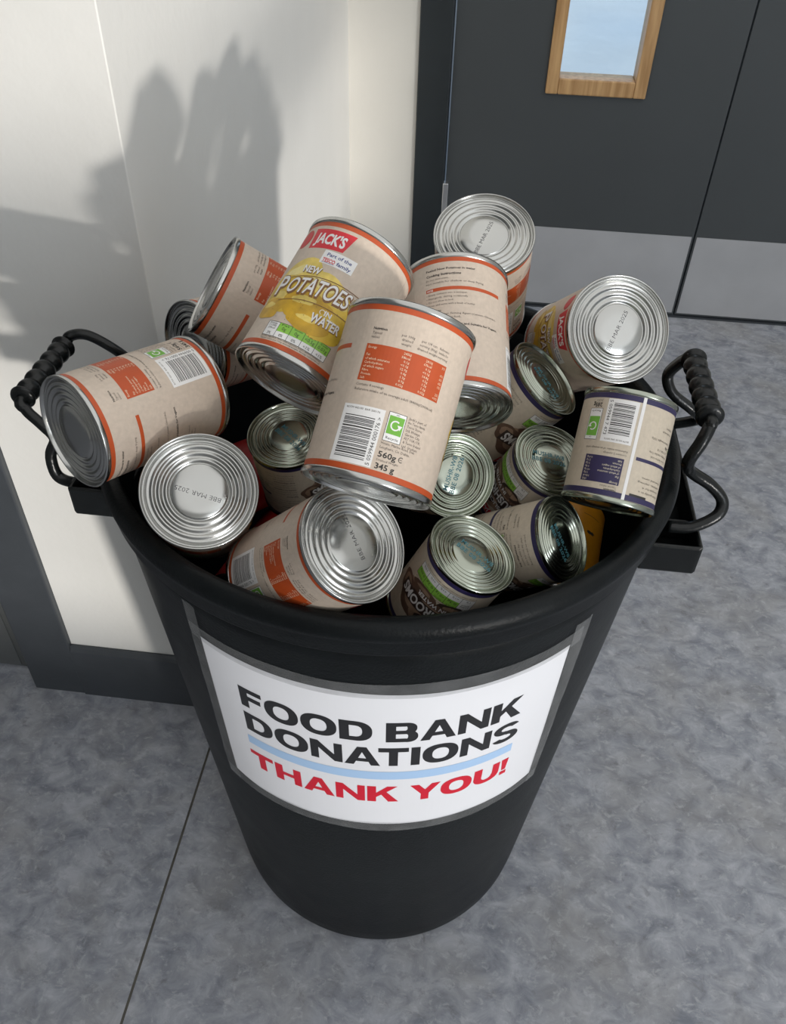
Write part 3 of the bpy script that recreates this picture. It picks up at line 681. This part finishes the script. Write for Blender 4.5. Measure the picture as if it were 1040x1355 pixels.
# other tins glimpsed deeper in the bin
def amber_art(A):
    for i in range(9):
        A.ell(.012 + i * .029, .070, .0045, .0020, M['ink'], 1, 14, .8, i); A.rect(.0 + i * .029, .088, .02 + i * .029, .0885, M['ink'], 1)
        A.text('sweet peaches', .010 + i * .029, .040, .004, M['ink'], 1, width=.022, bold=.02) if 0 else None
def place_tin(c, o, z, th, lab):
    place(c, o, z, th); c['label'] = lab; c['category'] = 'can'; c['group'] = 'other cans deeper in the bin'
c = plain_can(.0370, .108, .0362, M['amber'], 'tin', amber_art); place_tin(c, (.100, .540, .516), (.14, .95, .26), .3, 'amber labelled can deep in the bin by the front right rim')
c = plain_can(.0370, .108, .0362, M['redlabel'], 'tin'); place_tin(c, (-.195, .525, .490), (.25, .95, .0), 0, 'dark red labelled can deep between the front left lid and the small can')
red = c
c = dup(red); place_tin(c, (-.235, .600, .565), (.5, .8, -.2), 1, 'dark red labelled can below the can lying over the left rim')
c = plain_can(.0370, .108, .0362, M['teallabel'], 'tin'); place_tin(c, (.044, .765, .520), (.05, -.1, .99), 0, 'dark teal labelled can at the back under the bright right lid')
for o in list(scene.objects):
    if '_th' in o: del o['_th']

# ---------------------------------------------------------------- heavy wide block letters for the sign
def ringq(cx, cy, a, b, t0, t1, tx, ty, n=22, e=2.35):
    def pt(t, A_, B_):
        c, q = math.cos(t), math.sin(t); return (cx + A_ * math.copysign(abs(c) ** (2 / e), c), cy + B_ * math.copysign(abs(q) ** (2 / e), q))
    out = []
    for i in range(n):
        u, v = t0 + (t1 - t0) * i / n, t0 + (t1 - t0) * (i + 1) / n
        out.append([pt(u, a, b), pt(v, a, b), pt(v, a - tx, b - ty), pt(u, a - tx, b - ty)])
    return out
def rc(a, b, c, d): return [[(a, b), (c, b), (c, d), (a, d)]]
SX, SY = .295, .215
GL = {
 'F': (.80, rc(0, 0, SX, 1) + rc(SX, 1 - SY, .80, 1) + rc(SX, .40, .74, .40 + SY)),
 'O': (1.10, ringq(.55, .5, .55, .52, 0, 2 * PI, SX, SY, 44)),
 'D': (.98, rc(0, 0, SX, 1) + rc(SX, 0, .46, SY) + rc(SX, 1 - SY, .46, 1) + ringq(.46, .5, .52, .5, -PI / 2, PI / 2, SX, SY)),
 'B': (.95, rc(0, 0, SX, 1) + rc(SX, 0, .60, .19) + rc(SX, .81, .58, 1) + rc(SX, .42, .60, .60) + ringq(.60, .295, .35, .305, -PI / 2, PI / 2, SX, .185) + ringq(.58, .715, .33, .285, -PI / 2, PI / 2, SX - .01, .18)),
 'A': (1.08, [[(0, 0), (.28, 0), (.54, .72), (.40, 1)], [(1.08, 0), (.80, 0), (.54, .72), (.68, 1)], [(.40, 1), (.54, .72), (.68, 1)], [(.24, .20), (.84, .20), (.77, .38), (.31, .38)]]),
 'N': (.98, rc(0, 0, .25, 1) + rc(.73, 0, .98, 1) + [[(.25, 1), (.25, .62), (.73, 0), (.73, .38)]]),
 'K': (1.02, rc(0, 0, SX, 1) + [[(SX, .30), (SX, .58), (.66, 1), (1.00, 1)], [(.42, .55), (.70, 0), (1.04, 0), (.60, .70)]]),
 'T': (.90, rc(0, 1 - SY - .01, .90, 1) + rc(.315, 0, .585, 1 - SY)),
 'I': (.27, rc(0, 0, .27, 1)),
 'S': (.90, ringq(.45, .725, .44, .295, PI * .10, PI * 1.5, .26, .185, 26, 2.1) + ringq(.45, .285, .45, .305, PI * .5, -PI * .90, .26, .195, 26, 2.1)),
 'H': (.96, rc(0, 0, SX, 1) + rc(.69, 0, .96, 1) + rc(SX, .40, .69, .60)),
 'Y': (1.02, rc(.375, 0, .645, .42) + [[(0, 1), (.30, 1), (.53, .62), (.375, .40)], [(1.02, 1), (.72, 1), (.49, .62), (.645, .40)], [(.375, .42), (.645, .42), (.51, .66)]]),
 'U': (.96, rc(0, .42, SX, 1) + rc(.69, .42, .96, 1) + ringq(.48, .42, .48, .44, PI, 2 * PI, SX, SY)),
 '!': (.26, rc(0, 0, .26, .22) + [[(.05, .30), (.21, .30), (.27, 1), (-.01, 1)]]),
}
def block_text(A, body, u0, u1, v, h, m, layer=1):
    gap, sp = .075, .32; tot = 0; KN = {'AT': .13, 'NA': .02, 'AN': .02, 'YO': .05}
    for i, ch in enumerate(body): tot += (sp if ch == ' ' else GL[ch][0] + gap) - KN.get(body[i:i + 2], 0)
    tot -= gap; k = (u1 - u0) / tot; x = 0
    for i, ch in enumerate(body):
        if ch == ' ': x += sp; continue
        for q in GL[ch][1]: A.poly([(u0 + (x + a) * k, v + b * h) for a, b in q], m, layer)
        x += GL[ch][0] + gap - KN.get(body[i:i + 2], 0)
# ---------------------------------------------------------------- sign taped on the bin
sign = empty('sign', label='white paper sign reading FOOD BANK DONATIONS THANK YOU taped on the bin front', category='sign')
sign.location = (BX, BY, 0)
UC = .024
def conefn(lift):
    def fn(u, v, d):
        z = v + .22 * (u - UC) ** 2; r0 = rb(z) + lift + d; th = u / rb(z) - PI / 2
        th = (u - UC) / .232 + UC / .232 - PI / 2 if 0 else u / (rb(z)) - PI / 2
        return Vector((r0 * math.cos(th), r0 * math.sin(th), z))
    return fn
SH = (-.130, .352, .181, .5795)
def grid_sheet(pts, m, lift, name, parent, step=.006, layer=0):
    A = Art(); A.poly(pts, m, layer)
    bm = A.bm
    vs = [p[1] for p in pts]; k = math.ceil(min(vs) / .02)
    while k * .02 < max(vs):
        bmesh.ops.bisect_plane(bm, geom=list(bm.verts) + list(bm.edges) + list(bm.faces), dist=1e-7, plane_co=(0, k * .02, 0), plane_no=(0, 1, 0)); k += 1
    return A.finish(name, conefn(lift), step, parent)
sheet = grid_sheet([(SH[0], SH[1] + .004), (SH[0] + .03, SH[1]), (SH[2] - .02, SH[1]), (SH[2], SH[1] + .002), (SH[2] + .0005, .45), (SH[2], SH[3]), (SH[2] - .08, SH[3] - .001), (SH[0] + .1, SH[3] + .001), (SH[0], SH[3])], M['sheet'], .0008, 'sheet', sign)
A = Art()
block_text(A, 'FOOD BANK', -.0985, .1425, .5085, .0305, M['sign_black'])
block_text(A, 'DONATIONS', -.0985, .1450, .4680, .0305, M['sign_black'])
A.finish('headline_lettering', conefn(.0009), .006, sign)
A = Art(); block_text(A, 'THANK YOU!', -.1010, .1430, .4000, .0295, M['sign_red']); A.finish('thank_you_lettering', conefn(.0009), .006, sign, label='red THANK YOU! lettering')
A = Art(); A.rect(-.100, .4430, .143, .4570, M['sign_blue'], 1); A.finish('blue_stripe', conefn(.0009), .006, sign, label='pale blue stripe')
def jag(pts, n, amp, seed):
    rnd = random.Random(seed); out = []
    for (a, b) in zip(pts, pts[1:] + pts[:1]):
        for i in range(n): t = i / n; out.append((a[0] + (b[0] - a[0]) * t + rnd.uniform(-amp, amp), a[1] + (b[1] - a[1]) * t + rnd.uniform(-amp, amp)))
    return out
for i, q in enumerate(([(-.141, .5745), (.192, .5745), (.192, .596), (-.141, .592)], [(-.141, .3385), (.190, .3385), (.190, .3545), (-.141, .3560)],
                       [(-.1430, .3385), (-.1275, .3385), (-.1275, .620), (-.1400, .620)], [(.1785, .3385), (.190, .3385), (.198, .607), (.1800, .607)])):
    grid_sheet(jag(q, 8, .0012, i), M['tape'], .0012 + i * .0002, 'tape_strip', sign)
print('TRIS', sum(len(o.data.polygons) for o in scene.objects if o.type == 'MESH'))
